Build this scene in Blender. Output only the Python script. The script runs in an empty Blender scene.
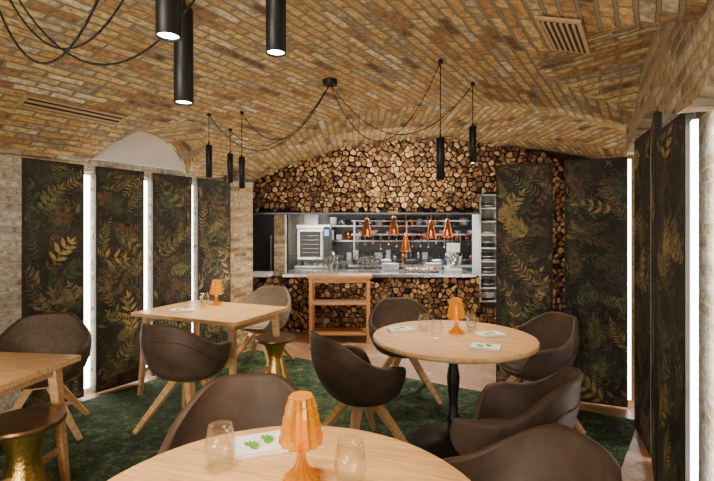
import bpy, math, random
from mathutils import Vector, Matrix
random.seed(7)
rnd=random.random
def ru(a,b): return a+(b-a)*random.random()
S=bpy.context.scene
# ------------------------------------------------------------------ materials
MATS={}
def new(name):
    m=bpy.data.materials.new(name); m.use_nodes=True
    nt=m.node_tree; b=nt.nodes['Principled BSDF']; MATS[name]=m
    return m,nt,b
def N(nt,t,**k):
    n=nt.nodes.new(t)
    for a,v in k.items(): setattr(n,a,v)
    return n
def simple(name,col,rough=.5,metal=0,noise=0,nscale=20,bump=0,emit=None,estr=0,trans=0,spec=None,stretch=(1,1,1),ior=None,coord='Object'):
    m,nt,b=new(name)
    b.inputs['Base Color'].default_value=(*col,1); b.inputs['Roughness'].default_value=rough
    b.inputs['Metallic'].default_value=metal
    if spec is not None: b.inputs['Specular IOR Level'].default_value=spec
    if trans: b.inputs['Transmission Weight'].default_value=trans
    if ior: b.inputs['IOR'].default_value=ior
    if emit: b.inputs['Emission Color'].default_value=(*emit,1); b.inputs['Emission Strength'].default_value=estr
    tc=N(nt,'ShaderNodeTexCoord'); mp=N(nt,'ShaderNodeMapping'); mp.inputs['Scale'].default_value=stretch
    nz=N(nt,'ShaderNodeTexNoise'); nz.inputs['Scale'].default_value=nscale; nz.inputs['Detail'].default_value=4
    nt.links.new(tc.outputs[coord],mp.inputs[0]); nt.links.new(mp.outputs[0],nz.inputs['Vector'])
    cr=N(nt,'ShaderNodeValToRGB'); cr.color_ramp.elements[0].position=.3; cr.color_ramp.elements[1].position=.7
    cr.color_ramp.elements[0].color=(*[c*(1-noise) for c in col],1)
    cr.color_ramp.elements[1].color=(*[min(1,c*(1+noise)) for c in col],1)
    nt.links.new(nz.outputs['Fac'],cr.inputs[0]); nt.links.new(cr.outputs[0],b.inputs['Base Color'])
    if bump:
        bp=N(nt,'ShaderNodeBump'); bp.inputs['Strength'].default_value=bump; bp.inputs['Distance'].default_value=.01
        nt.links.new(nz.outputs['Fac'],bp.inputs['Height']); nt.links.new(bp.outputs[0],b.inputs['Normal'])
    return m
def brick(name,cols,mortar,bw=.21,rh=.062,ms=.009,mode='UV',rot=0,bump=.8,rough=.85,wob=.03,mot=.8,drift=.9):
    m,nt,b=new(name); b.inputs['Roughness'].default_value=rough
    L=nt.links.new
    tc=N(nt,'ShaderNodeTexCoord'); mp=N(nt,'ShaderNodeMapping')
    if mode=='UV': L(tc.outputs['UV'],mp.inputs[0])
    elif mode=='WALL':
        sx=N(nt,'ShaderNodeSeparateXYZ'); cx=N(nt,'ShaderNodeCombineXYZ'); ad=N(nt,'ShaderNodeMath',operation='ADD')
        L(tc.outputs['Object'],sx.inputs[0]); L(sx.outputs[0],ad.inputs[0]); L(sx.outputs[1],ad.inputs[1])
        L(ad.outputs[0],cx.inputs[0]); L(sx.outputs[2],cx.inputs[1]); L(cx.outputs[0],mp.inputs[0])
    else: L(tc.outputs['Object'],mp.inputs[0])
    mp.inputs['Rotation'].default_value=(0,0,rot)
    nz0=N(nt,'ShaderNodeTexNoise'); nz0.inputs['Scale'].default_value=5; nz0.inputs['Detail'].default_value=3; L(mp.outputs[0],nz0.inputs['Vector'])
    vm=N(nt,'ShaderNodeVectorMath',operation='MULTIPLY_ADD'); L(nz0.outputs['Color'],vm.inputs[0]); vm.inputs[1].default_value=(wob,wob,0); L(mp.outputs[0],vm.inputs[2])
    br=N(nt,'ShaderNodeTexBrick'); L(vm.outputs[0],br.inputs['Vector'])
    br.inputs['Scale'].default_value=1; br.inputs['Brick Width'].default_value=bw; br.inputs['Row Height'].default_value=rh
    br.inputs['Mortar Size'].default_value=ms; br.inputs['Mortar Smooth'].default_value=.35
    br.inputs['Color1'].default_value=(0,0,0,1); br.inputs['Color2'].default_value=(1,1,1,1); br.inputs['Mortar'].default_value=(.5,.5,.5,1)
    cb=N(nt,'ShaderNodeValToRGB'); e=cb.color_ramp.elements; n=len(cols)
    while len(e)<n: e.new(.5)
    for i,c in enumerate(cols): e[i].position=i/(n-1)
    for i,c in enumerate(cols): e[i].color=(*c,1)
    nz=N(nt,'ShaderNodeTexNoise'); nz.inputs['Scale'].default_value=1.6; nz.inputs['Detail'].default_value=5; nz.inputs['Roughness'].default_value=.7
    L(mp.outputs[0],nz.inputs['Vector'])
    dr=N(nt,'ShaderNodeMath',operation='MULTIPLY_ADD'); L(nz.outputs['Fac'],dr.inputs[0]); dr.inputs[1].default_value=drift; dr.inputs[2].default_value=-drift/2
    sm_=N(nt,'ShaderNodeMath',operation='ADD'); L(dr.outputs[0],sm_.inputs[0]); L(br.outputs['Color'],sm_.inputs[1]); L(sm_.outputs[0],cb.inputs[0])
    nz2=N(nt,'ShaderNodeTexNoise'); nz2.inputs['Scale'].default_value=24; nz2.inputs['Detail'].default_value=6; nz2.inputs['Roughness'].default_value=.65
    L(mp.outputs[0],nz2.inputs['Vector'])
    cr2=N(nt,'ShaderNodeValToRGB'); cr2.color_ramp.elements[0].position=.36; cr2.color_ramp.elements[1].position=.6
    cr2.color_ramp.elements[0].color=(.30,.27,.25,1); cr2.color_ramp.elements[1].color=(1.15,1.15,1.15,1)
    L(nz2.outputs['Fac'],cr2.inputs[0])
    mu=N(nt,'ShaderNodeMixRGB',blend_type='MULTIPLY'); mu.inputs[0].default_value=mot
    L(cb.outputs[0],mu.inputs[1]); L(cr2.outputs[0],mu.inputs[2])
    mm=N(nt,'ShaderNodeMixRGB'); L(br.outputs['Fac'],mm.inputs[0]); L(mu.outputs[0],mm.inputs[1]); mm.inputs[2].default_value=(*mortar,1)
    L(mm.outputs[0],b.inputs['Base Color'])
    inv=N(nt,'ShaderNodeMath',operation='SUBTRACT'); inv.inputs[0].default_value=1; L(br.outputs['Fac'],inv.inputs[1])
    ad2=N(nt,'ShaderNodeMath',operation='MULTIPLY_ADD'); L(nz2.outputs['Fac'],ad2.inputs[0]); ad2.inputs[1].default_value=1.1; L(inv.outputs[0],ad2.inputs[2])
    ad3=N(nt,'ShaderNodeMath',operation='MULTIPLY_ADD'); L(br.outputs['Color'],ad3.inputs[0]); ad3.inputs[1].default_value=.6; L(ad2.outputs[0],ad3.inputs[2])
    bp=N(nt,'ShaderNodeBump'); bp.inputs['Strength'].default_value=bump; bp.inputs['Distance'].default_value=.018
    L(ad3.outputs[0],bp.inputs['Height']); L(bp.outputs[0],b.inputs['Normal'])
    return m
brick('brick_vault',[(.17,.09,.04),(.48,.25,.08),(.66,.45,.15),(.54,.32,.105),(.72,.54,.23),(.32,.25,.15),(.78,.65,.40)],(.24,.19,.11),bw=.235,rh=.074,ms=.011,wob=.04,bump=1.0)
brick('brick_wall_pale',[(.36,.25,.14),(.62,.50,.34),(.68,.60,.46),(.46,.36,.25),(.76,.71,.60)],(.50,.45,.36),mode='WALL')
brick('brick_wall_tan',[(.24,.15,.08),(.48,.33,.16),(.58,.43,.23),(.60,.50,.34)],(.36,.30,.2),mode='WALL')
brick('floor_pavers',[(.38,.19,.10),(.52,.29,.17),(.43,.24,.14),(.58,.38,.25)],(.26,.18,.12),bw=.24,rh=.12,ms=.006,mode='OBJ',rot=math.radians(57),bump=.25,rough=.33,wob=.005,mot=.3,drift=.5)
simple('leather_brown',(.074,.046,.031),.58,noise=.3,nscale=9,bump=.15,spec=.35)
simple('fabric_taupe',(.15,.108,.076),.8,noise=.2,nscale=30,bump=.2)
simple('fabric_beige',(.27,.21,.155),.85,noise=.15,nscale=30,bump=.2)
simple('oak',(.58,.33,.14),.42,noise=.28,nscale=7,stretch=(1.5,14,6),bump=.04)
simple('oak_top',(.64,.38,.16),.36,noise=.30,nscale=5,stretch=(1.2,16,6),bump=.03)
simple('oak_red',(.46,.20,.07),.45,noise=.25,nscale=7,stretch=(1.5,14,6))
simple('black_metal',(.012,.012,.013),.4,metal=.3,spec=.4)
simple('cast_iron',(.02,.018,.017),.42,metal=.6,noise=.2,bump=.1)
simple('gold_metal',(.62,.40,.10),.3,metal=1,noise=.3,nscale=60,bump=.35)
simple('bronze_top',(.20,.115,.05),.3,metal=.8,noise=.3,nscale=12)
simple('copper',(.80,.26,.09),.22,metal=.95,noise=.1)
simple('steel',(.55,.56,.57),.22,metal=.95,noise=.06,nscale=12)
simple('steel_dark',(.12,.13,.14),.4,metal=.7,noise=.1)
simple('white_plaster',(.80,.79,.76),.9,noise=.04,nscale=8,bump=.1)
simple('paper_white',(.86,.86,.82),.7,noise=.02)
simple('ceramic_white',(.7,.7,.68),.25,noise=.02)
simple('ceramic_dark',(.03,.03,.035),.3,noise=.1)
simple('leaf_print_green',(.11,.33,.04),.6,noise=.3,nscale=60)
simple('panel_dark',(.026,.022,.016),.75,noise=.6,nscale=6,bump=.03)
simple('leaf_gold',(.34,.25,.088),.7,noise=.45,nscale=25)
simple('leaf_olive',(.165,.155,.064),.7,noise=.45,nscale=25)
simple('leaf_brown',(.13,.082,.045),.7,noise=.45,nscale=25)
simple('leaf_green',(.058,.084,.040),.7,noise=.45,nscale=25)
simple('leaf_dim',(.052,.048,.033),.75,noise=.45,nscale=25)
simple('led_white',(1,1,1),.5,emit=(1,.96,.89),estr=15)
simple('lens_glow',(1,1,1),.5,emit=(1,.85,.6),estr=12)
simple('bulb_amber',(1,.6,.1),.5,emit=(1,.55,.08),estr=1.6)
simple('tile_grey',(.24,.24,.235),.3,noise=.08)
simple('vent_frame',(.42,.28,.13),.6,noise=.15)
simple('dark_gap',(.012,.010,.008),.9,noise=.2)
simple('screen_glow',(.1,.3,.6),.3,emit=(.3,.6,1),estr=1.5)
simple('bark_dark',(.022,.012,.007),.95,noise=.4,nscale=30,bump=.3)
m,nt,b=new('glass'); nt.nodes.remove(b)
tr=N(nt,'ShaderNodeBsdfTransparent'); tr.inputs[0].default_value=(.97,.98,.97,1); gl=N(nt,'ShaderNodeBsdfGlossy'); gl.inputs['Roughness'].default_value=.03
lw=N(nt,'ShaderNodeLayerWeight'); lw.inputs[0].default_value=.22
mr=N(nt,'ShaderNodeMath',operation='MULTIPLY_ADD'); mr.inputs[1].default_value=.6; mr.inputs[2].default_value=.03
mx=N(nt,'ShaderNodeMixShader'); nt.links.new(lw.outputs['Facing'],mr.inputs[0]); nt.links.new(mr.outputs[0],mx.inputs[0])
nt.links.new(tr.outputs[0],mx.inputs[1]); nt.links.new(gl.outputs[0],mx.inputs[2]); nt.links.new(mx.outputs[0],nt.nodes['Material Output'].inputs[0])
# amber acrylic : tinted see-through body + coloured body + sharp highlights
m,nt,b=new('amber_acrylic')
b.inputs['Base Color'].default_value=(.50,.19,.0,1); b.inputs['Roughness'].default_value=.10; b.inputs['Specular IOR Level'].default_value=.5
b.inputs['Emission Color'].default_value=(1,.46,.0,1)
tr=N(nt,'ShaderNodeBsdfTransparent'); tr.inputs[0].default_value=(.9,.42,.02,1)
lw=N(nt,'ShaderNodeLayerWeight'); lw.inputs[0].default_value=.45
me_=N(nt,'ShaderNodeMapRange'); me_.inputs[3].default_value=.42; me_.inputs[4].default_value=.02
nt.links.new(lw.outputs['Facing'],me_.inputs[0]); nt.links.new(me_.outputs[0],b.inputs['Emission Strength'])
mr=N(nt,'ShaderNodeMapRange'); mr.inputs[3].default_value=.5; mr.inputs[4].default_value=.95
mx=N(nt,'ShaderNodeMixShader'); nt.links.new(lw.outputs['Facing'],mr.inputs[0]); nt.links.new(mr.outputs[0],mx.inputs[0])
nt.links.new(tr.outputs[0],mx.inputs[1]); nt.links.new(b.outputs[0],mx.inputs[2]); nt.links.new(mx.outputs[0],nt.nodes['Material Output'].inputs[0])
# carpet
m,nt,b=new('carpet_green'); b.inputs['Roughness'].default_value=.95
tc=N(nt,'ShaderNodeTexCoord')
v1=N(nt,'ShaderNodeTexNoise'); v1.inputs['Scale'].default_value=11; v1.inputs['Detail'].default_value=14; v1.inputs['Roughness'].default_value=.9; v1.inputs['Distortion'].default_value=.8
nt.links.new(tc.outputs['Object'],v1.inputs['Vector'])
cr=N(nt,'ShaderNodeValToRGB'); e=cr.color_ramp.elements
e[0].position=.42; e[0].color=(.006,.014,.007,1); e[1].position=.62; e[1].color=(.30,.36,.15,1)
x=e.new(.49); x.color=(.024,.056,.022,1); x=e.new(.55); x.color=(.080,.135,.050,1)
nt.links.new(v1.outputs['Fac'],cr.inputs[0]); nt.links.new(cr.outputs[0],b.inputs['Base Color'])
v2=N(nt,'ShaderNodeTexNoise'); v2.inputs['Scale'].default_value=90; nt.links.new(tc.outputs['Object'],v2.inputs['Vector'])
bp=N(nt,'ShaderNodeBump'); bp.inputs['Strength'].default_value=1; bp.inputs['Distance'].default_value=.02
nt.links.new(v2.outputs['Fac'],bp.inputs['Height']); nt.links.new(bp.outputs[0],b.inputs['Normal'])
# log end
m,nt,b=new('log_end'); b.inputs['Roughness'].default_value=.85
at=N(nt,'ShaderNodeAttribute'); at.attribute_name='lc'
cr=N(nt,'ShaderNodeValToRGB'); e=cr.color_ramp.elements
e[0].color=(.07,.03,.013,1); e[1].color=(.60,.37,.17,1); x=e.new(.35); x.color=(.22,.10,.035,1); x=e.new(.7); x.color=(.40,.205,.075,1)
nt.links.new(at.outputs['Fac'],cr.inputs[0])
tc=N(nt,'ShaderNodeTexCoord'); nz=N(nt,'ShaderNodeTexNoise'); nz.inputs['Scale'].default_value=40; nt.links.new(tc.outputs['Object'],nz.inputs['Vector'])
mu=N(nt,'ShaderNodeMixRGB',blend_type='MULTIPLY'); mu.inputs[0].default_value=.5
nt.links.new(cr.outputs[0],mu.inputs[1]); nt.links.new(nz.outputs['Color'],mu.inputs[2]); nt.links.new(mu.outputs[0],b.inputs['Base Color'])

# ------------------------------------------------------------------ mesh builder
class MB:
    def __init__(s): s.v=[];s.f=[];s.m=[];s.s=[];s.names=[];s.attr=[]
    def mi(s,n):
        if n not in s.names: s.names.append(n)
        return s.names.index(n)
    def add(s,vs,fs,mat,smooth=False,xf=None):
        o=len(s.v)
        for p in vs:
            p=Vector(p); s.v.append(tuple(xf@p) if xf else tuple(p))
        i=s.mi(mat)
        for f in fs: s.f.append([o+k for k in f]); s.m.append(i); s.s.append(smooth)
    def box(s,c,d,mat,rz=0,xf=None,rx=0,ry=0):
        M=Matrix.Translation(c)@Matrix.Rotation(rz,4,'Z')@Matrix.Rotation(ry,4,'Y')@Matrix.Rotation(rx,4,'X')
        if xf: M=xf@M
        x,y,z=[a/2 for a in d]
        vs=[(-x,-y,-z),(x,-y,-z),(x,y,-z),(-x,y,-z),(-x,-y,z),(x,-y,z),(x,y,z),(-x,y,z)]
        s.add(vs,[(0,3,2,1),(4,5,6,7),(0,1,5,4),(1,2,6,5),(2,3,7,6),(3,0,4,7)],mat,False,M)
    def lathe(s,prof,mat,n=32,c=(0,0,0),smooth=True,rib=0,xf=None):
        vs=[];fs=[]
        for r,z in prof:
            for i in range(n):
                a=2*math.pi*i/n; rr=r*(1+rib*(1 if i%2 else -1))
                vs.append((c[0]+rr*math.cos(a),c[1]+rr*math.sin(a),c[2]+z))
        for k in range(len(prof)-1):
            for i in range(n):
                j=(i+1)%n; fs.append((k*n+i,k*n+j,(k+1)*n+j,(k+1)*n+i))
        s.add(vs,fs,mat,smooth,xf)
        if prof[0][0]>1e-3: s.add(vs[:n],[tuple(reversed(range(n)))],mat,False,xf)
        if prof[-1][0]>1e-3: s.add(vs[-n:],[tuple(range(n))],mat,False,xf)
    def beam(s,a,b,w0,w1,mat,n=4,smooth=False):
        a=Vector(a);b=Vector(b);d=(b-a).normalized()
        up=Vector((0,0,1)) if abs(d.z)<.95 else Vector((1,0,0))
        if n==4 and abs(d.z)>=.5: up=Vector((0,1,0))
        e=d.cross(up).normalized(); g=e.cross(d)
        vs=[]
        for p,w in((a,w0),(b,w1)):
            for i in range(n):
                t=2*math.pi*(i+.5)/n; q=w/2*(1.414 if n==4 else 1)
                vs.append(p+e*math.cos(t)*q+g*math.sin(t)*q)
        fs=[(i,(i+1)%n,n+(i+1)%n,n+i) for i in range(n)]+[tuple(reversed(range(n))),tuple(range(n,2*n))]
        s.add(vs,fs,mat,smooth)
    def tube(s,pts,r,mat,n=6):
        for a,b in zip(pts[:-1],pts[1:]): s.beam(a,b,2*r,2*r,mat,n,True)
    def obj(s,name,loc=(0,0,0),rz=0,bevel=0,solid_attr=None):
        me=bpy.data.meshes.new(name); me.from_pydata(s.v,[],s.f)
        for n in s.names: me.materials.append(MATS[n])
        me.polygons.foreach_set('material_index',s.m); me.polygons.foreach_set('use_smooth',s.s)
        me.update()
        o=bpy.data.objects.new(name,me); S.collection.objects.link(o); o.location=loc; o.rotation_euler=(0,0,rz)
        if bevel:
            bm=o.modifiers.new('bevel','BEVEL'); bm.width=bevel; bm.segments=2; bm.limit_method='ANGLE'; bm.angle_limit=math.radians(40)
        return o
def copy(o,loc,rz):
    c=o.copy(); S.collection.objects.link(c); c.location=loc; c.rotation_euler=(0,0,rz); return c

# ------------------------------------------------------------------ geometry of the room
Ux,Uy=.8417,-.5399; Vx,Vy=.5399,.8417
def uv(x,y): return x*Ux+y*Uy, x*Vx+y*Vy
def xy(u,v): return u*Ux+v*Vx, u*Uy+v*Vy
ANGV=math.atan2(Vy,Vx)
SPR=2.1
def arc(d,half,rise):
    if abs(d)>=half: return SPR
    R=(half*half+rise*rise)/(2*rise); return SPR+rise-R+math.sqrt(R*R-d*d)
UC,UH=-1.95,2.38
def zones(x,y):
    u,v=uv(x,y)
    A=arc(u-UC,UH,.62)
    B=arc(x-1.0,2.68,.72)-max(0,4.7-y)*.33
    dd=max(0,u+4.35); q=(v-2.66)/.50
    C=SPR+.40*math.sqrt(max(0,1-q*q))-dd*.02 if abs(q)<1 else 0
    w=uv(x,y)[1]-3.0
    D=arc(w,1.15,.5)-max(0,.25-u)*.10 if u>-2.2 and abs(w)<1.15 else 0
    return max((A,0),(B,1),(C,2),(D,3))
def ceilz(x,y): return max(SPR,zones(x,y)[0])
def make_ceiling():
    st=.05; x0,x1,y0,y1=-5.6,4.3,-3.4,6.7
    nx=int((x1-x0)/st);ny=int((y1-y0)/st)
    vs=[];fs=[]
    for j in range(ny+1):
        for i in range(nx+1):
            x=x0+i*st;y=y0+j*st; vs.append((x,y,ceilz(x,y)))
    for j in range(ny):
        for i in range(nx):
            a=j*(nx+1)+i; fs.append((a,a+nx+1,a+nx+2,a+1))
    me=bpy.data.meshes.new('ceiling'); me.from_pydata(vs,[],fs)
    ul=me.uv_layers.new(name='UVMap')
    def al(d,half,rise):
        R=(half*half+rise*rise)/(2*rise); return R*math.asin(max(-1,min(1,d/R)))
    for p in me.polygons:
        p.use_smooth=True
        z,k=zones(p.center.x,p.center.y)
        for li in p.loop_indices:
            c=me.vertices[me.loops[li].vertex_index].co; u,v=uv(c.x,c.y)
            if k==0: q=(v,al(u-UC,UH,.62))
            elif k==1: q=(c.y*1.05,al(c.x-1,2.68,.72))
            elif k==2: q=(u,(v-2.6)*1.3+(c.z))
            else: q=(u,al(v-3.0,1.15,.5))
            ul.data[li].uv=q
    me.materials.append(MATS['brick_vault'])
    o=bpy.data.objects.new('ceiling',me); S.collection.objects.link(o)
make_ceiling()
fl=MB(); fl.box((0,2.6,-.05),(14,14,.1),'floor_pavers'); fl.obj('floor')
cp=[xy(-4.12,4.02),xy(-.05,4.15),(1.55,2.69),(1.05,1.5),(.35,-.0),(-.3,-1.2),xy(-4.12,-2)]
mb=MB(); n=len(cp); vs=[(x,y,.001) for x,y in cp]+[(x,y,.012) for x,y in cp]
mb.add(vs,[tuple(range(n,2*n)),tuple(reversed(range(n)))]+[(i,i+n,(i+1)%n+n,(i+1)%n) for i in range(n)],'carpet_green'); mb.obj('carpet')
def wallbox(name,p0,p1,h,mat,th=.15,z0=0):
    p0=Vector(p0);p1=Vector(p1); L=(p1-p0).length; a=math.atan2(p1.y-p0.y,p1.x-p0.x)
    mb=MB(); mb.box((L/2,th/2,(h-z0)/2),(L,th,h-z0),mat)
    return mb.obj(name,(p0.x,p0.y,z0),a)
wl0=xy(-4.34,-2.6); wl1=xy(-4.34,3.74)
wallbox('wall_left',wl0,wl1,2.16,'brick_wall_pale')
wallbox('wall_left_lunette',xy(-4.30,1.9),xy(-4.30,3.7),2.75,'white_plaster',th=.1,z0=2.161)
wallbox('wall_back',xy(1.2,-2.6),xy(-4.5,-2.6),2.9,'brick_wall_pale')
RD=Vector((-.433,-.901)).normalized(); RN=Vector((RD.y*-1,RD.x))
RP=Vector((2.12,3.375))
if RN.x<0: RN=-RN
def rp(s,off=0): q=RP+RD*s+RN*off; return (q.x,q.y)
wallbox('wall_right',rp(-.45,.10),rp(7.2,.10),2.9,'brick_wall_pale')
low=[(-.42,2.13),(.0,2.19),(.45,2.22),(.8,2.20),(1.1,2.14),(1.4,2.05),(1.62,2.0),(1.9,1.97),(2.4,1.99),(3.0,2.05),(4.0,2.1)]
mb=MB(); k=len(low)
ANGR=math.atan2(RD.y,RD.x)
sg=1 if Vector((-RD.y,RD.x)).dot(RN)>0 else -1
fr=[(s,-.05*sg,z) for s,z in low]+[(s,-.05*sg,2.75) for s,z in low]; bk=[(s,.095*sg,z) for s,z in low]+[(s,.095*sg,2.75) for s,z in low]
for i in range(k-1):
    mb.add([fr[i],fr[i+1],fr[k+i+1],fr[k+i]],[(0,1,2,3)],'brick_wall_tan')
    mb.add([fr[i],bk[i],bk[i+1],fr[i+1]],[(0,1,2,3)],'brick_wall_tan')
mb.add([fr[0],fr[k],bk[k],bk[0]],[(0,1,2,3)],'brick_wall_tan'); mb.add([fr[k-1],bk[k-1],bk[2*k-1],fr[2*k-1]],[(0,1,2,3)],'brick_wall_tan')
mb.obj('trim_arch_band',(RP.x,RP.y,0),ANGR)
wallbox('wall_passage_right',(3.6,7.0),(3.6,3.2),2.9,'brick_wall_tan')
wallbox('wall_passage_return',(3.6,3.3),(2.62,3.3),2.9,'brick_wall_tan')
wallbox('wall_passage_left',(-1.74,5.62),(-1.74,6.62),2.3,'brick_wall_tan')
mb=MB(); mb.box((0,0,1.05),(.24,.36,2.10),'brick_wall_tan'); mb.obj('wall_pier_left',(-1.52,5.62,0),ANGV-math.pi/2)
mb=MB(); mb.box((0,0,1.06),(.22,.22,2.12),'brick_wall_pale'); mb.obj('wall_pier_right',(2.45,3.72,0),math.radians(-25))

# ------------------------------------------------------------------ botanical panels
def leaflet(mb,p,ang,l,w,mat,y,W,H):
    ca,sa=math.cos(ang),math.sin(ang)
    pts=[(0,0),(l*.3,w*.5),(l*.65,w*.42),(l,0),(l*.65,-w*.42),(l*.3,-w*.5)]
    q=[(p[0]+a*ca-b_*sa,p[1]+a*sa+b_*ca) for a,b_ in pts]
    for a,b_ in q:
        if a<.004 or a>W-.004 or b_<.03 or b_>H-.01: return
    mb.add([(a,y,b_) for a,b_ in q],[tuple(range(6))],mat)
def panel(name,p0,p1,H=2.08,z0=.02,seed=0):
    random.seed(100+seed)
    p0=Vector(p0);p1=Vector(p1); W=(p1-p0).length; a=math.atan2(p1.y-p0.y,p1.x-p0.x)
    mb=MB(); mb.box((W/2,0,(H+z0)/2),(W,.028,H-z0),'panel_dark')
    lay=0
    for k in range(130):
        lay+=1; y=-.0146-.00003*lay
        if k<70: mat=random.choice(['leaf_dim','leaf_green','leaf_dim','leaf_brown'])
        else: mat=random.choice(['leaf_gold','leaf_olive','leaf_brown','leaf_green','leaf_olive','leaf_dim'])
        x,z=ru(-.08,W+.08),ru(-.1,H); ang=ru(.3,2.8) if rnd()<.8 else ru(-.8,4); L=ru(.18,.42); cv=ru(-2.4,2.4)
        kind=rnd(); n=int(ru(9,14)) if kind<.6 else int(ru(4,7))
        ll=ru(.045,.085) if kind<.6 else ru(.07,.12); ww=ll*(ru(.15,.22) if kind<.6 else ru(.28,.38))
        px,pz=x,z
        for i in range(n):
            st=L/n; ang+=cv*st
            nxp=(px+st*math.cos(ang),pz+st*math.sin(ang))
            leaflet(mb,(px,pz),ang,st*1.1,.004,mat,y,W,H)
            tp=math.sin(math.pi*(.18+.78*(i+1)/(n+1)))
            for sgn in(-1,1):
                leaflet(mb,nxp,ang+sgn*ru(.75,1.05),ll*tp,ww*tp,mat,y-.00001,W,H)
            px,pz=nxp
        leaflet(mb,(px,pz),ang,ll*.7,ww*.7,mat,y,W,H)
    return mb.obj(name,(p0.x,p0.y,0),a)
def LW(s,off=0):
    return (-2.38+Vx*s-Ux*off,4.09+Vy*s-Uy*off)
PN='leaf_print_screen'
for i,s in enumerate((-.568,0,.56,1.103)):
    panel(PN,LW(s),LW(s+.465),seed=i)
panel(PN,LW(-1.75),LW(-1.28),seed=4)
panel(PN,(1.29,4.17),(1.735,3.985),H=2.10,seed=5)
panel(PN,(1.82,3.945),(2.26,3.76),H=2.11,seed=6)
for i,(s,H) in enumerate(((0,2.17),(.51,2.19),(1.02,2.04),(2.45,1.95))):
    o=.04 if i%2 else 0
    panel(PN,rp(s,-.02+o),rp(s+.475,.02-o),H=H,seed=7+i)
def led(p,h=2.0,w=.05,rz=0,z0=.06):
    mb=MB(); mb.box((0,0,(h+z0)/2),(w,.02,h-z0),'led_white'); mb.obj('led_strip_light',(p[0],p[1],0),rz)
for s in (-.05,.513,1.065):
    led(LW(s,.085),rz=ANGV,w=.085)
led((2.31,3.83),rz=math.radians(-22),w=.035,h=2.1)
led(rp(.5,.06),w=.03,h=2.1,rz=ANGR); led(rp(1.54,.03),w=.045,h=1.98,rz=ANGR)

# ------------------------------------------------------------------ log wall
KY=6.6
def clip(poly,mx,my,nx,ny):
    out=[]
    for i in range(len(poly)):
        a=poly[i];b_=poly[(i+1)%len(poly)]
        da=(a[0]-mx)*nx+(a[1]-my)*ny; db=(b_[0]-mx)*nx+(b_[1]-my)*ny
        if da<=0: out.append(a)
        if (da<0)!=(db<0):
            t=da/(da-db); out.append((a[0]+(b_[0]-a[0])*t,a[1]+(b_[1]-a[1])*t))
    return out
OX0,OX1,OZ0,OZ1=-1.60,1.77,.82,1.75
SX0,SX1,SZ0,SZ1=1.80,2.12,.42,2.04
def logs():
    random.seed(3)
    gx,gz=.084,.073; X0,X1=-1.7,3.6
    nx=int((X1-X0)/gx); nz=int(2.95/gz); P={}
    for i in range(-2,nx+3):
        for j in range(-2,nz+3):
            P[i,j]=(X0+(i+.5*(j%2))*gx+ru(-.032,.032),j*gz+.04+ru(-.028,.028))
    mb=MB(); vals=[]
    def emit(poly,dep,val):
        n=len(poly)
        if n<3: return
        cx=sum(p[0] for p in poly)/n; cz=sum(p[1] for p in poly)/n
        sc=ru(.70,.87)
        q=[(cx+(p[0]-cx)*sc,cz+(p[1]-cz)*sc) for p in poly]
        mb.add([(a,KY-dep,b_) for a,b_ in q]+[(a,KY+.015,b_) for a,b_ in q],[tuple(range(n))],'log_end')
        mb.add([(a,KY-dep,b_) for a,b_ in q]+[(a,KY+.015,b_) for a,b_ in q],[(i,i+n,(i+1)%n+n,(i+1)%n) for i in range(n)],'bark_dark')
        vals.append(val); vals.extend([0]*n)
    for i in range(nx+1):
        for j in range(nz+1):
            c=P[i,j]
            if c[1]>arc(c[0]-1.0,2.68,.72)+.05: continue
            r=.03
            if OX0-r<c[0]<OX1+r and OZ0-r<c[1]<OZ1+r: continue
            if SX0-r<c[0]<SX1+r and SZ0-r<c[1]<SZ1+r: continue
            if c[0]<-1.62: continue
            poly=[(c[0]-.1,c[1]-.1),(c[0]+.1,c[1]-.1),(c[0]+.1,c[1]+.1),(c[0]-.1,c[1]+.1)]
            for a in range(-2,3):
                for b_ in range(-2,3):
                    if a==0 and b_==0: continue
                    if (i+a,j+b_) not in P: continue
                    d=P[i+a,j+b_]; poly=clip(poly,(c[0]+d[0])/2,(c[1]+d[1])/2,d[0]-c[0],d[1]-c[1])
                    if len(poly)<3: break
            if len(poly)<3: continue
            t=rnd()
            if t<.45:
                an=ru(0,math.pi); nx_,nz_=math.cos(an),math.sin(an)
                p1=clip(poly,c[0],c[1],nx_,nz_); p2=clip(poly,c[0],c[1],-nx_,-nz_)
                emit(p1,ru(.02,.15),ru(0,1)); emit(p2,ru(.02,.15),ru(0,1))
            else: emit(poly,ru(.02,.15),ru(0,1))
    o=mb.obj('log_wall')
    at=o.data.attributes.new('lc','FLOAT','FACE'); at.data.foreach_set('value',vals)
logs()
def kb(nm,x0,x1,z0,z1,mat='bark_dark'):
    mb=MB(); mb.box(((x0+x1)/2,KY+.09,(z0+z1)/2),(x1-x0,.14,z1-z0),mat); mb.obj('wall_kitchen_'+nm)
kb('top',-1.75,3.6,2.041,2.95); kb('upper',-1.75,SX0,OZ1+.001,2.04); kb('lower',-1.75,SX0-.001,0,OZ0-.001); kb('end',SX1,3.6,0,2.04); kb('sill',SX0,SX1-.001,0,SZ0-.001)
mb=MB(); mb.box(((OX0+OX1)/2,KY-.02,OZ1-.012),(OX1-OX0,.26,.022),'steel_dark'); mb.obj('trim_1')
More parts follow.
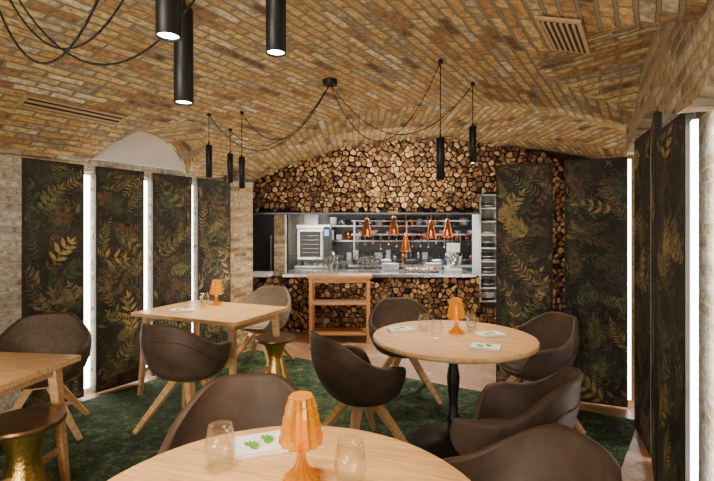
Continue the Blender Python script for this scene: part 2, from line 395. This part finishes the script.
# ---------------- kitchen interior
mb=MB(); mb.box((.3,9.4,1.3),(6,.1,2.6),'tile_grey'); mb.obj('wall_kitchen_back')
mb=MB(); mb.box((-2.35,8.05,1.3),(.1,2.55,2.6),'tile_grey'); mb.obj('wall_kitchen_left')
mb=MB(); mb.box((3.2,8.05,1.3),(.1,2.55,2.6),'tile_grey'); mb.obj('wall_kitchen_right')
mb=MB(); mb.box((.4,8.05,2.63),(5.8,2.75,.06),'white_plaster'); mb.obj('kitchen_ceiling')
mb=MB(); mb.box((-1.18,6.95,1.29),(.16,.2,2.58),'brick_wall_tan'); mb.obj('wall_pier_kitchen',(0,0,0),0)
mb=MB(); mb.box((.32,6.83,.845),(2.78,.75,.05),'steel'); mb.box((.32,7.0,.41),(2.6,.4,.82),'steel_dark'); mb.obj('kitchen_pass_counter',bevel=.004)
mb=MB(); mb.box((-1.42,6.7,.845),(.30,.4,.05),'ceramic_white');mb.box((-1.42,6.83,.41),(.26,.1,.82),'steel_dark'); mb.obj('side_counter')
mb=MB()
mb.box((.85,9.0,.45),(3.7,.6,.9),'steel')
for i in range(5): mb.box((-.6+i*.68,8.69,.5),(.6,.02,.7),'steel_dark'); mb.box((-.6+i*.68,8.67,.8),(.4,.02,.02),'steel')
mb.obj('kitchen_back_counter')
# tall steel cabinets behind the oven
mb=MB()
for i in range(2):
    x=-1.2+i*.3; mb.box((x,9.0,1.05),(.29,.5,2.1),'steel'); mb.beam((x+.1,8.73,.8),(x+.1,8.73,1.4),.02,.02,'steel_dark',8); mb.box((x,8.745,1.0),(.27,.01,.01),'steel_dark')
mb.obj('steel_cabinet',bevel=.004)
mb=MB()
prof=[(-.3,1.95),(-.3,2.1),(.3,2.45),(.45,2.45),(.45,1.95)]
vs=[(-.4,8.4+a,b_) for a,b_ in prof]+[(2.6,8.4+a,b_) for a,b_ in prof]
mb.add(vs,[(0,1,2,3,4),(9,8,7,6,5)]+[(i,i+5,(i+1)%5+5,(i+1)%5) for i in range(5)],'steel')
mb.box((1.1,8.09,2.0),(2.9,.03,.05),'led_white'); mb.obj('extractor_hood')
for zz in (1.28,1.58,1.88):
    mb=MB(); mb.box((1.0,9.18,zz),(3.2,.3,.03),'steel')
    for k in range(5): mb.box((-.5+k*.75,9.28,zz-.06),(.03,.12,.1),'steel_dark')
    mb.obj('storage_shelf')
random.seed(5)
for zz in (.901,1.296,1.596):
    mb=MB(); x=-.55
    while x<2.45:
        r=ru(.04,.09);h=ru(.08,.2); mt=random.choice(['steel','steel','steel_dark','ceramic_white','ceramic_dark','copper','paper_white','steel_dark'])
        x+=r
        mb.lathe([(r*.9,0),(r,.01),(r,h),(r*.96,h),(r*.94,h*.8)],mt,16,(x,9.1,zz))
        if rnd()<.5: mb.beam((x+r,9.1,zz+h*.8),(x+r+.07,9.06,zz+h*.85),.02,.02,'steel_dark')
        x+=r+ru(.02,.06)
    mb.obj('cookware_row')
mb=MB(); mb.box((1.05,7.85,.44),(2.3,.7,.88),'steel_dark'); mb.box((1.05,7.85,.9),(2.4,.8,.04),'steel')
for k in range(5): mb.lathe([(.12,0),(.13,.01),(.14,.07),(.13,.07),(.12,.02)],'steel' if k%2 else 'ceramic_dark',18,(.05+k*.45,7.8,.92)); mb.beam((.05+k*.45+.13,7.8,.97),(.05+k*.45+.32,7.7,1.0),.025,.02,'steel_dark')
mb.box((1.05,8.1,1.42),(2.3,.3,.03),'steel'); mb.box((1.05,8.02,1.66),(2.3,.22,.02),'steel')
for xx in(-.05,.9,2.15): mb.beam((xx,8.2,.92),(xx,8.2,1.66),.03,.03,'steel')
for k in range(9): mb.lathe([(.06,0),(.08,.06),(.075,.06)],random.choice(['ceramic_white','steel','ceramic_dark']),16,(.05+k*.25,8.1,1.435))
# hanging ladles and tongs on the shelf edge
for k in range(16):
    x=.0+k*.14; L=ru(.12,.24); mb.beam((x,7.94,1.41),(x,7.94,1.41-L),.010,.010,'steel',6)
    mb.lathe([(.0012,-.02),(.02,-.012),(.026,.008)],'steel',10,(x,7.94,1.41-L))
mb.obj('cooking_island')
mb=MB(); mb.box((0,.02,.3),(.56,.56,.60),'steel_dark'); mb.box((0,-.262,.57),(.56,.02,.06),'steel'); mb.box((-.05,-.27,.28),(.42,.03,.50),'steel'); mb.box((-.05,-.29,.28),(.34,.01,.42),'ceramic_dark')
for k in range(5): mb.box((-.05,-.297,.14+k*.07),(.28,.004,.006),'steel')
mb.beam((.14,-.32,.08),(.14,-.32,.5),.025,.025,'steel',8); mb.box((.22,-.27,.33),(.10,.02,.48),'ceramic_dark'); mb.box((.22,-.285,.47),(.07,.01,.10),'screen_glow')
for sx in(-.24,.24):
    for sy in(-.2,.22): mb.box((sx,sy,-.035),(.05,.05,.07),'steel_dark')
mb.obj('combi_oven',(-.72,7.7,.985),bevel=.006)
mb=MB(); mb.box((0,0,.455),(.62,.66,.91),'steel'); mb.box((0,-.34,.5),(.54,.02,.6),'steel_dark'); mb.box((0,-.35,.7),(.4,.02,.02),'steel'); mb.obj('oven_stand',(-.72,7.74,0))
mb=MB(); mb.box((0,0,1.02),(.6,.7,2.0),'steel_dark'); mb.box((0,-.355,1.05),(.54,.02,1.8),'ceramic_dark'); mb.beam((.22,-.39,.7),(.22,-.39,1.4),.03,.03,'steel',8); mb.box((0,0,.01),(.5,.6,.04),'black_metal'); mb.obj('tall_refrigerator',(-1.75,8.4,0),bevel=.005)
mb=MB(); mb.box((0,0,.03),(.2,.34,.05),'ceramic_white'); mb.box((0,.12,.2),(.11,.1,.32),'ceramic_white'); mb.box((0,-.02,.36),(.13,.36,.13),'ceramic_white')
mb.lathe([(.05,0),(.1,.05),(.12,.17),(.115,.17),(.09,.05)],'steel',20,(0,-.08,.06)); mb.beam((0,-.1,.3),(0,-.1,.16),.03,.02,'steel',8); mb.obj('stand_mixer',(1.48,6.95,.87),bevel=.02)
mb=MB()
for k in range(8): mb.lathe([(.05,0),(.13,.012),(.13,.016),(.05,.006)],'ceramic_white',24,(0,0,k*.013))
ps=mb.obj('plate_stack',(.52,7.0,.872))
copy(ps,(1.2,7.08,.872),0)
mb=MB(); mb.box((0,0,.01),(.5,.3,.015),'steel')
for a,b_,c_,d_ in((0,.15,.5,.01),(0,-.15,.5,.01)): mb.box((a,b_,.025),(c_,d_,.04),'steel')
for a in(-.25,.25): mb.box((a,0,.025),(.01,.3,.04),'steel')
for k in range(9): mb.lathe([(.03,0),(.035,.05),(.03,.05)],'ceramic_white' if k%2 else 'copper',12,(-.2+.05*k,ru(-.08,.08),.02))
mb.obj('serving_tray',(.95,6.74,.872))
def tumbler(mb,c,r=.04,h=.12,n=20):
    mb.lathe([(r*.8,0),(r,h*.3),(r*.95,h)],'glass',n,c)
def glasses(nm,loc):
    mb=MB()
    for i in range(5):
        for j in range(3):
            for k in range(2): tumbler(mb,(-.12+i*.075,-.08+j*.075,k*.125),.034,.12,12)
    mb.obj(nm,loc)
glasses('drinking_glasses',(-.45,6.12,.905)); glasses('drinking_glasses',(.12,6.72,.872))
for px,zb in ((.15,1.40),(.56,1.43),(.74,1.17),(1.13,1.37),(1.38,1.39)):
    m2=MB(); m2.lathe([(.012,.28),(.028,.27),(.032,.23),(.042,.19),(.06,.12),(.085,.02),(.088,0),(.080,0),(.055,.11),(.03,.19)],'copper',28)
    m2.lathe([(.035,.09),(.0001,.05)],'lens_glow',16); m2.tube([(0,0,.27),(0,0,2.595-zb)],.006,'copper')
    m2.obj('copper_heat_lamp',(px,6.85,zb))
mb=MB(); w=SX1-SX0-.03; cx=(SX0+SX1)/2; z0=.0
for x in(cx-w/2+.012,cx+w/2-.012): mb.box((x,6.87,(SZ0+SZ1)/2),(.024,.4,SZ1-SZ0-.02),'ceramic_white')
mb.box((cx,7.08,(SZ0+SZ1)/2),(w,.02,SZ1-SZ0-.02),'ceramic_white')
for k in range(9):
    z=SZ0+.022+k*(SZ1-SZ0-.044)/8; mb.box((cx,6.87,z),(w-.04,.4,.02),'ceramic_white')
    if k<8:
        for q in range(random.randint(3,7)): mb.lathe([(.05,0),(.11,.012),(.11,.018),(.04,.012)],random.choice(['ceramic_dark','ceramic_dark','steel_dark','ceramic_white']),18,(cx,6.78,z+.011+q*.016))
mb.obj('plate_shelf')
mb=MB()
mb.box((0,0,.88),(.86,.42,.035),'oak_red')
for x in(-.38,.38):
    for y in(-.17,.17): mb.box((x,y,.431),(.045,.045,.862),'oak_red')
mb.box((0,0,.52),(.80,.36,.025),'oak_red'); mb.box((0,0,.12),(.80,.36,.025),'oak_red'); mb.box((0,-.17,.83),(.72,.02,.06),'oak_red'); mb.box((0,.17,.83),(.72,.02,.06),'oak_red')
mb.obj('console_table',(-.23,6.12,.0),bevel=.004)

# ------------------------------------------------------------------ chairs
def sm(a,b_,x):
    t=max(0,min(1,(x-a)/(b_-a))); return t*t*(3-2*t)
def chair(name,shell='leather_brown',seat='leather_brown',inner='leather_brown'):
    mb=MB(); n=64
    def h(p):
        a=abs(math.degrees(p))
        return .83-.175*sm(22,92,a)-.025*sm(92,128,a)-.18*sm(120,154,a)
    rz=[(.36,.26),(.375,.50),(.40,.70),(.44,.85),(.52,.95),(.62,1.01),(.70,.99),(.83,.88)]
    def rf(z):
        for (a,ra),(b_,rb) in zip(rz[:-1],rz[1:]):
            if z<=b_: return ra+(rb-ra)*max(0,(z-a)/(b_-a))
        return rz[-1][1]
    def pt(p,z,off):
        s_,c_=math.sin(p),math.cos(p)
        sx=math.copysign(abs(s_)**.84,s_); sy=math.copysign(abs(c_)**.88,c_)
        f=rf(z); x=(.315*f-off)*sx; y=-(.275*max(f,.93 if z>.6 else 0)-off)*sy
        back=max(0,c_); t=max(0,(z-.45)/.36)
        y-=.085*t*back
        return (x,y,z)
    rings=[]
    ks=[0,.03,.07,.13,.22,.35,.5,.65,.8,.92]
    A=[2*math.pi*i/n-math.pi for i in range(n)]
    for k in ks: rings.append([pt(a,.36+(h(a)-.36)*k,0) for a in A])
    T=.034
    for dz,off in((-.012,0),(-.003,.006),(.0,.017),(-.003,T-.006),(-.012,T)):
        rings.append([pt(a,h(a)+dz,off) for a in A])
    o1=len(rings)-1
    for k in (.8,.6,.4,.2,.05):
        rings.append([pt(a,.425+max(0,h(a)-.437)*k,T) for a in A])
    R=len(rings)
    def grid(a,b_,mat):
        vs=[p for r in rings[a:b_+1] for p in r]; fs=[]
        for k in range(b_-a):
            for i in range(n): j=(i+1)%n; fs.append((k*n+i,k*n+j,(k+1)*n+j,(k+1)*n+i))
        mb.add(vs,fs,mat,True)
    grid(0,o1,shell); grid(o1,R-1,inner)
    mb.add(rings[0],[tuple(range(n))],shell)
    prof=[(0.0001,.40),(.9,.41),(1.0,.435),(.97,.462),(.85,.478),(.5,.485),(.0001,.487)]
    vs=[];fs=[]
    for f,z in prof:
        for i in range(n):
            p=pt(2*math.pi*i/n,.47,T); vs.append((p[0]*f,p[1]*f*.99+.012*f,z))
    for k in range(len(prof)-1):
        for i in range(n): j=(i+1)%n; fs.append((k*n+i,k*n+j,(k+1)*n+j,(k+1)*n+i))
    mb.add(vs,fs,seat,True)
    mb.tube([pt(math.radians(a),h(math.radians(a))-.12,-.002) for a in range(-115,116,5)],.003,shell,5)
    for sx in(-1,1):
        for sy in(-1,1):
            mb.beam((sx*.05,sy*.05,.385),(sx*.265,sy*.255,.008),.055,.03,'oak')
    mb.box((0,0,.365),(.16,.16,.03),'oak')
    return mb.obj(name)
def place(o,x,y,fx,fy,z=.014): o.location=(x,y,z); o.rotation_euler=(0,0,math.atan2(fy,fx)-math.pi/2)
ch=chair('tub_armchair'); ch2=chair('tub_armchair',inner='fabric_taupe',seat='fabric_taupe')
def put(x,y,fx,fy,src=None):
    c=(src or ch).copy(); S.collection.objects.link(c); place(c,x,y,fx,fy); return c
place(ch2,-2.30,3.28,.45,-.90)
place(ch,-1.28,3.42,.35,.94)
put(.03,2.98,.80,.45)
put(.42,4.05,.12,-.99,ch2)
put(1.33,3.45,-.93,-.25)
put(.72,2.20,-.85,.52)
put(.41,1.35,-.90,-.14)
put(-.435,1.74,.22,-.97)
cb=chair('upholstered_armchair',shell='fabric_beige',seat='fabric_beige',inner='fabric_beige'); place(cb,-1.06,4.98,-.3,-.95)

# ------------------------------------------------------------------ tables
def round_table(name,x,y,R,base_z=.0125,rz=0):
    mb=MB()
    mb.lathe([(R-.03,.712),(R-.006,.722),(R,.735),(R,.742),(R-.006,.75)],'oak_top',96)
    mb.lathe([(.30,.0),(.30,.012),(.27,.03),(.12,.055),(.06,.075),(.045,.10),(.035,.14),(.05,.17),(.05,.19),(.032,.22),(.03,.30),(.042,.42),(.045,.47),(.03,.56),(.032,.60),(.05,.62),(.03,.65),(.06,.695),(.10,.70)],'cast_iron',48)
    for k in range(4):
        a=k*math.pi/2+.5; mb.beam((0,0,.697),(.34*math.cos(a),.34*math.sin(a),.704),.035,.02,'cast_iron')
    return mb.obj(name,(x,y,base_z),rz)
round_table('round_dining_table',-.20,1.13,.575,rz=-.3)
round_table('round_dining_table',.67,3.13,.56,rz=-.5)
def rect_table(name,x,y,L,D,rz):
    mb=MB(); mb.box((0,0,.733),(L,D,.034),'oak_top')
    for sx in(-1,1):
        for sy in(-1,1): mb.beam((sx*(L/2-.10),sy*(D/2-.09),.716),(sx*(L/2-.06),sy*(D/2-.05),0.002),.055,.036,'oak')
        mb.box((sx*(L/2-.10),0,.685),(.035,D-.2,.06),'oak')
        mb.box((sx*(L/2-.075),0,.22),(.025,D-.14,.035),'oak')
    mb.box((0,0,.69),(L-.2,.04,.05),'oak')
    return mb.obj(name,(x,y,.0125),rz,bevel=.005)
rect_table('rectangular_dining_table',-1.34,4.17,1.15,.80,math.radians(-23))
rect_table('rectangular_dining_table',-2.20,2.33,1.05,.80,math.radians(-7))
def gold(x,y,h=.48):
    mb=MB(); mb.lathe([(.18,h-.03),(.19,h-.02),(.19,h-.004),(.185,h)],'bronze_top',48)
    mb.lathe([(.16,0),(.16,.01),(.125,.10),(.085,.22),(.07,.30),(.08,.36),(.12,h-.03)],'gold_metal',40,smooth=True,rib=.012)
    mb.lathe([(.122,h-.045),(.128,h-.04),(.122,h-.033)],'gold_metal',32)
    mb.obj('gold_side_table',(x,y,.0125))
gold(-.77,4.24); gold(-1.74,2.35,.50)

# ------------------------------------------------------------------ table items
def amber(x,y,z=.763,rz=0,sc=.95):
    mb=MB(); n=24
    mb.lathe([(.052,0),(.054,.008),(.040,.020),(.024,.036),(.014,.060),(.013,.085),(.020,.113)],'amber_acrylic',n,smooth=False,rib=.08)
    rr=[(.058,.112),(.065,.120),(.063,.142),(.059,.146),(.058,.170),(.054,.174),(.052,.200),(.048,.204),(.045,.232),(.041,.236),(.037,.258)]
    vs=[];fs=[]; n2=28
    for k,(r,zz) in enumerate(rr):
        for i in range(n2):
            a=2*math.pi*i/n2; q=r*(1.08 if i%2 else .91)
            vs.append((q*math.cos(a),q*math.sin(a),zz))
    for k in range(len(rr)-1):
        for i in range(n2):
            j=(i+1)%n2; fs.append((k*n2+i,k*n2+j,(k+1)*n2+j,(k+1)*n2+i))
    mb.add(vs,fs,'amber_acrylic',False)
    mb.lathe([(.037,.258),(.034,.264),(.030,.262)],'amber_acrylic',n)
    mb.lathe([(.012,.12),(.014,.135),(.014,.19),(.010,.205),(.0001,.21)],'bulb_amber',12)
    mb.beam((-.05,0,.118),(.05,0,.118),.006,.006,'amber_acrylic'); mb.beam((0,-.05,.118),(0,.05,.118),.006,.006,'amber_acrylic')
    o=mb.obj('amber_table_lamp',(x,y,z),rz); o.scale=(sc,sc,sc)
    l=bpy.data.lights.new('amber_glow','POINT'); l.energy=.3; l.color=(1,.5,.10); l.shadow_soft_size=.015
    lo=bpy.data.objects.new('amber_glow',l); S.collection.objects.link(lo); lo.parent=o
    lo.location=(.0,0,.105)
amber(-.165,1.33); amber(.71,3.22); amber(-1.38,4.42,z=.763)
def glass_at(x,y,r=.042,h=.12):
    mb=MB(); mb.lathe([(r*.55,0),(r*.85,.01),(r*1.02,h*.35),(r,h*.6),(r*.80,h),(r*.77,h),(r*.96,h*.6),(r*.98,h*.35),(r*.78,.016),(.0001,.012)],'glass',32); mb.obj('stemless_glass',(x,y,.763))
glass_at(-.425,1.40,.046,.13); glass_at(-.02,1.30,.046,.13)
glass_at(.49,3.30); glass_at(.545,3.08); glass_at(.86,3.40); glass_at(.83,3.26,.035,.13); glass_at(-1.50,4.42); glass_at(-1.43,4.24)
def menu(x,y,rz,w=.20,d=.125):
    mb=MB(); mb.box((0,0,.006),(w,d,.008),'paper_white'); mb.box((0,.002,.0145),(w*.98,d*.98,.006),'paper_white')
    def blade(px,py,a,l,wd,z):
        ca,sa=math.cos(a),math.sin(a)
        pts=[(0,0),(l*.25,wd*.45),(l*.55,wd*.5),(l,0),(l*.55,-wd*.5),(l*.25,-wd*.45)]
        mb.add([(px+p*ca-q*sa,py+p*sa+q*ca,z) for p,q in pts],[tuple(range(6))],'leaf_print_green')
    zz=.0178
    for (px,py,a0) in ((-.05,-.02,.5),(.005,.012,.2)):
        for k in range(7):
            zz+=.0001; blade(px*w/.2,py*w/.2,a0+(-1.35+.45*k),.045*w/.2,.018*w/.2,zz)
        blade(px*w/.2,py*w/.2,a0+3.1,.04*w/.2,.003,zz)
    mb.obj('menu_card',(x,y,.7625),rz)
menu(-.32,1.53,.35,.19,.14); menu(.93,3.14,.25,.18,.12); menu(.80,2.80,-.4,.18,.12); menu(.32,3.30,.2,.18,.12); menu(-1.58,4.08,.1,.2,.12)

# ------------------------------------------------------------------ pendants
def cat(a,b_,sag,n=26):
    a=Vector(a);b_=Vector(b_); return [a.lerp(b_,t/n)-Vector((0,0,sag*4*(t/n)*(1-t/n))) for t in range(n+1)]
C1=Vector((-.22,3.65,ceilz(-.22,3.65))); C2=Vector((-1.35,1.55,ceilz(-1.35,1.55)))
for c in(C1,C2):
    mb=MB(); mb.lathe([(.055,-.04),(.06,-.035),(.06,0.01)],'black_metal',32); mb.obj('ceiling_canopy',c)
def pend(x,y,zb,c,sag,r=.028):
    zc=ceilz(x,y); mb=MB()
    mb.lathe([(r*.85,.012),(r*.9,0),(r,0),(r,.28),(r*.9,.285),(.008,.287),(.006,.31)],'black_metal',28,(0,0,zb))
    mb.lathe([(r*.86,.006),(.0001,.006)],'lens_glow',24,(0,0,zb))
    mb.tube([(0,0,zb+.3),(0,0,zc-.02)],.0035,'black_metal')
    mb.lathe([(.014,-.03),(.018,-.02),(.014,-.002)],'black_metal',12,(0,0,zc))
    cc=c-Vector((x,y,0)); cc.z-=.03
    mb.tube(cat((0,0,zc-.02),cc,sag),.0035,'black_metal')
    mb.obj('pendant_lamp',(x,y,0))
    l=bpy.data.lights.new('pendant_spot','SPOT'); l.energy=42; l.color=(1,.80,.56); l.spot_size=math.radians(90); l.spot_blend=.7; l.shadow_soft_size=.025
    lo=bpy.data.objects.new('pendant_spot',l); S.collection.objects.link(lo); lo.location=(x,y,zb-.01)
pend(.565,3.05,1.84,C1,.50); pend(.90,3.5,2.02,C1,.40)
pend(-1.316,4.0,1.97,C1,.42); pend(-1.24,4.4,1.96,C1,.30); pend(-1.05,4.1,1.88,C1,.34)
pend(-.52,1.35,1.88,C2,.58); pend(-.225,1.25,1.99,C2,.62); pend(-.44,1.05,1.95,C2,.66); pend(-2.1,1.7,1.95,C2,.55); pend(-1.75,1.3,1.98,C2,.5)
def vent(x,y,L,Wd,ns,name):
    mb=MB()
    z=ceilz(x,y); u,v=uv(x,y)
    dx=(ceilz(*xy(u+.05,v))-ceilz(*xy(u-.05,v)))/.1
    mb.box((0,0,-.004),(L,Wd,.012),'vent_frame'); mb.box((0,0,-.011),(L-.05,Wd-.04,.004),'dark_gap')
    for k in range(ns): mb.box((0,-Wd/2+.02+(k+.5)*(Wd-.04)/ns,-.014),(L-.05,(Wd-.04)/ns*.45,.006),'vent_frame')
    o=mb.obj(name,(x,y,z-.012)); 
    o.rotation_euler=(Matrix.Rotation(ANGV,3,'Z')@Matrix.Rotation(-math.atan(dx),3,'X')).to_euler()
vent(-2.14,3.42,.72,.15,2,'ceiling_vent'); vent(.993,2.15,.42,.2,6,'ceiling_vent')

# ------------------------------------------------------------------ lights
def area(name,loc,tgt,size,e,col=(1,.91,.78),sy=None):
    l=bpy.data.lights.new(name,'AREA'); l.energy=e; l.color=col; l.size=size
    if sy: l.shape='RECTANGLE'; l.size_y=sy
    o=bpy.data.objects.new(name,l); S.collection.objects.link(o); o.location=loc
    o.rotation_euler=(Vector(tgt)-Vector(loc)).to_track_quat('-Z','Y').to_euler(); return o
area('rear_fill_light',(-1.1,-1.2,1.95),(0,3.5,.9),1.3,72)  # added fill behind the camera, no fixture in the room
area('vault_fill_near',(-1.4,-.2,.5),(-.7,3.8,2.7),1.0,74,(1,.90,.74))  # added unseen fill, aimed up to brighten the brick vault
area('vault_fill_far',(-1.2,5.2,.5),(.3,4.2,2.7),.5,27,(1,.88,.70))  # added low fill hidden behind furniture, lifts the far vault
area('vault_fill_far',(1.7,4.5,.3),(1.2,5.0,2.7),.5,27,(1,.88,.70))  # added fill hidden behind the right screens, lifts the far vault
area('passage_area_light',(.6,5.3,2.6),(.6,6.4,.5),.6,72,(1,.90,.74),sy=.3)  # bare area light near the vault, aimed at the log wall
area('kitchen_light',(.5,7.9,2.52),(.5,7.9,0),2.6,150,(1,.98,.94),sy=1.2)
w=bpy.data.worlds.new('world'); S.world=w; w.use_nodes=True
w.node_tree.nodes['Background'].inputs[0].default_value=(.9,.8,.65,1); w.node_tree.nodes['Background'].inputs[1].default_value=.3
cam=bpy.data.cameras.new('camera'); co=bpy.data.objects.new('camera',cam); S.collection.objects.link(co)
co.location=(0,0,1.5); co.rotation_euler=(math.pi/2,0,0); cam.sensor_width=36; cam.lens=450/714*36; cam.shift_y=-10.5/714; cam.clip_start=.05
S.camera=co
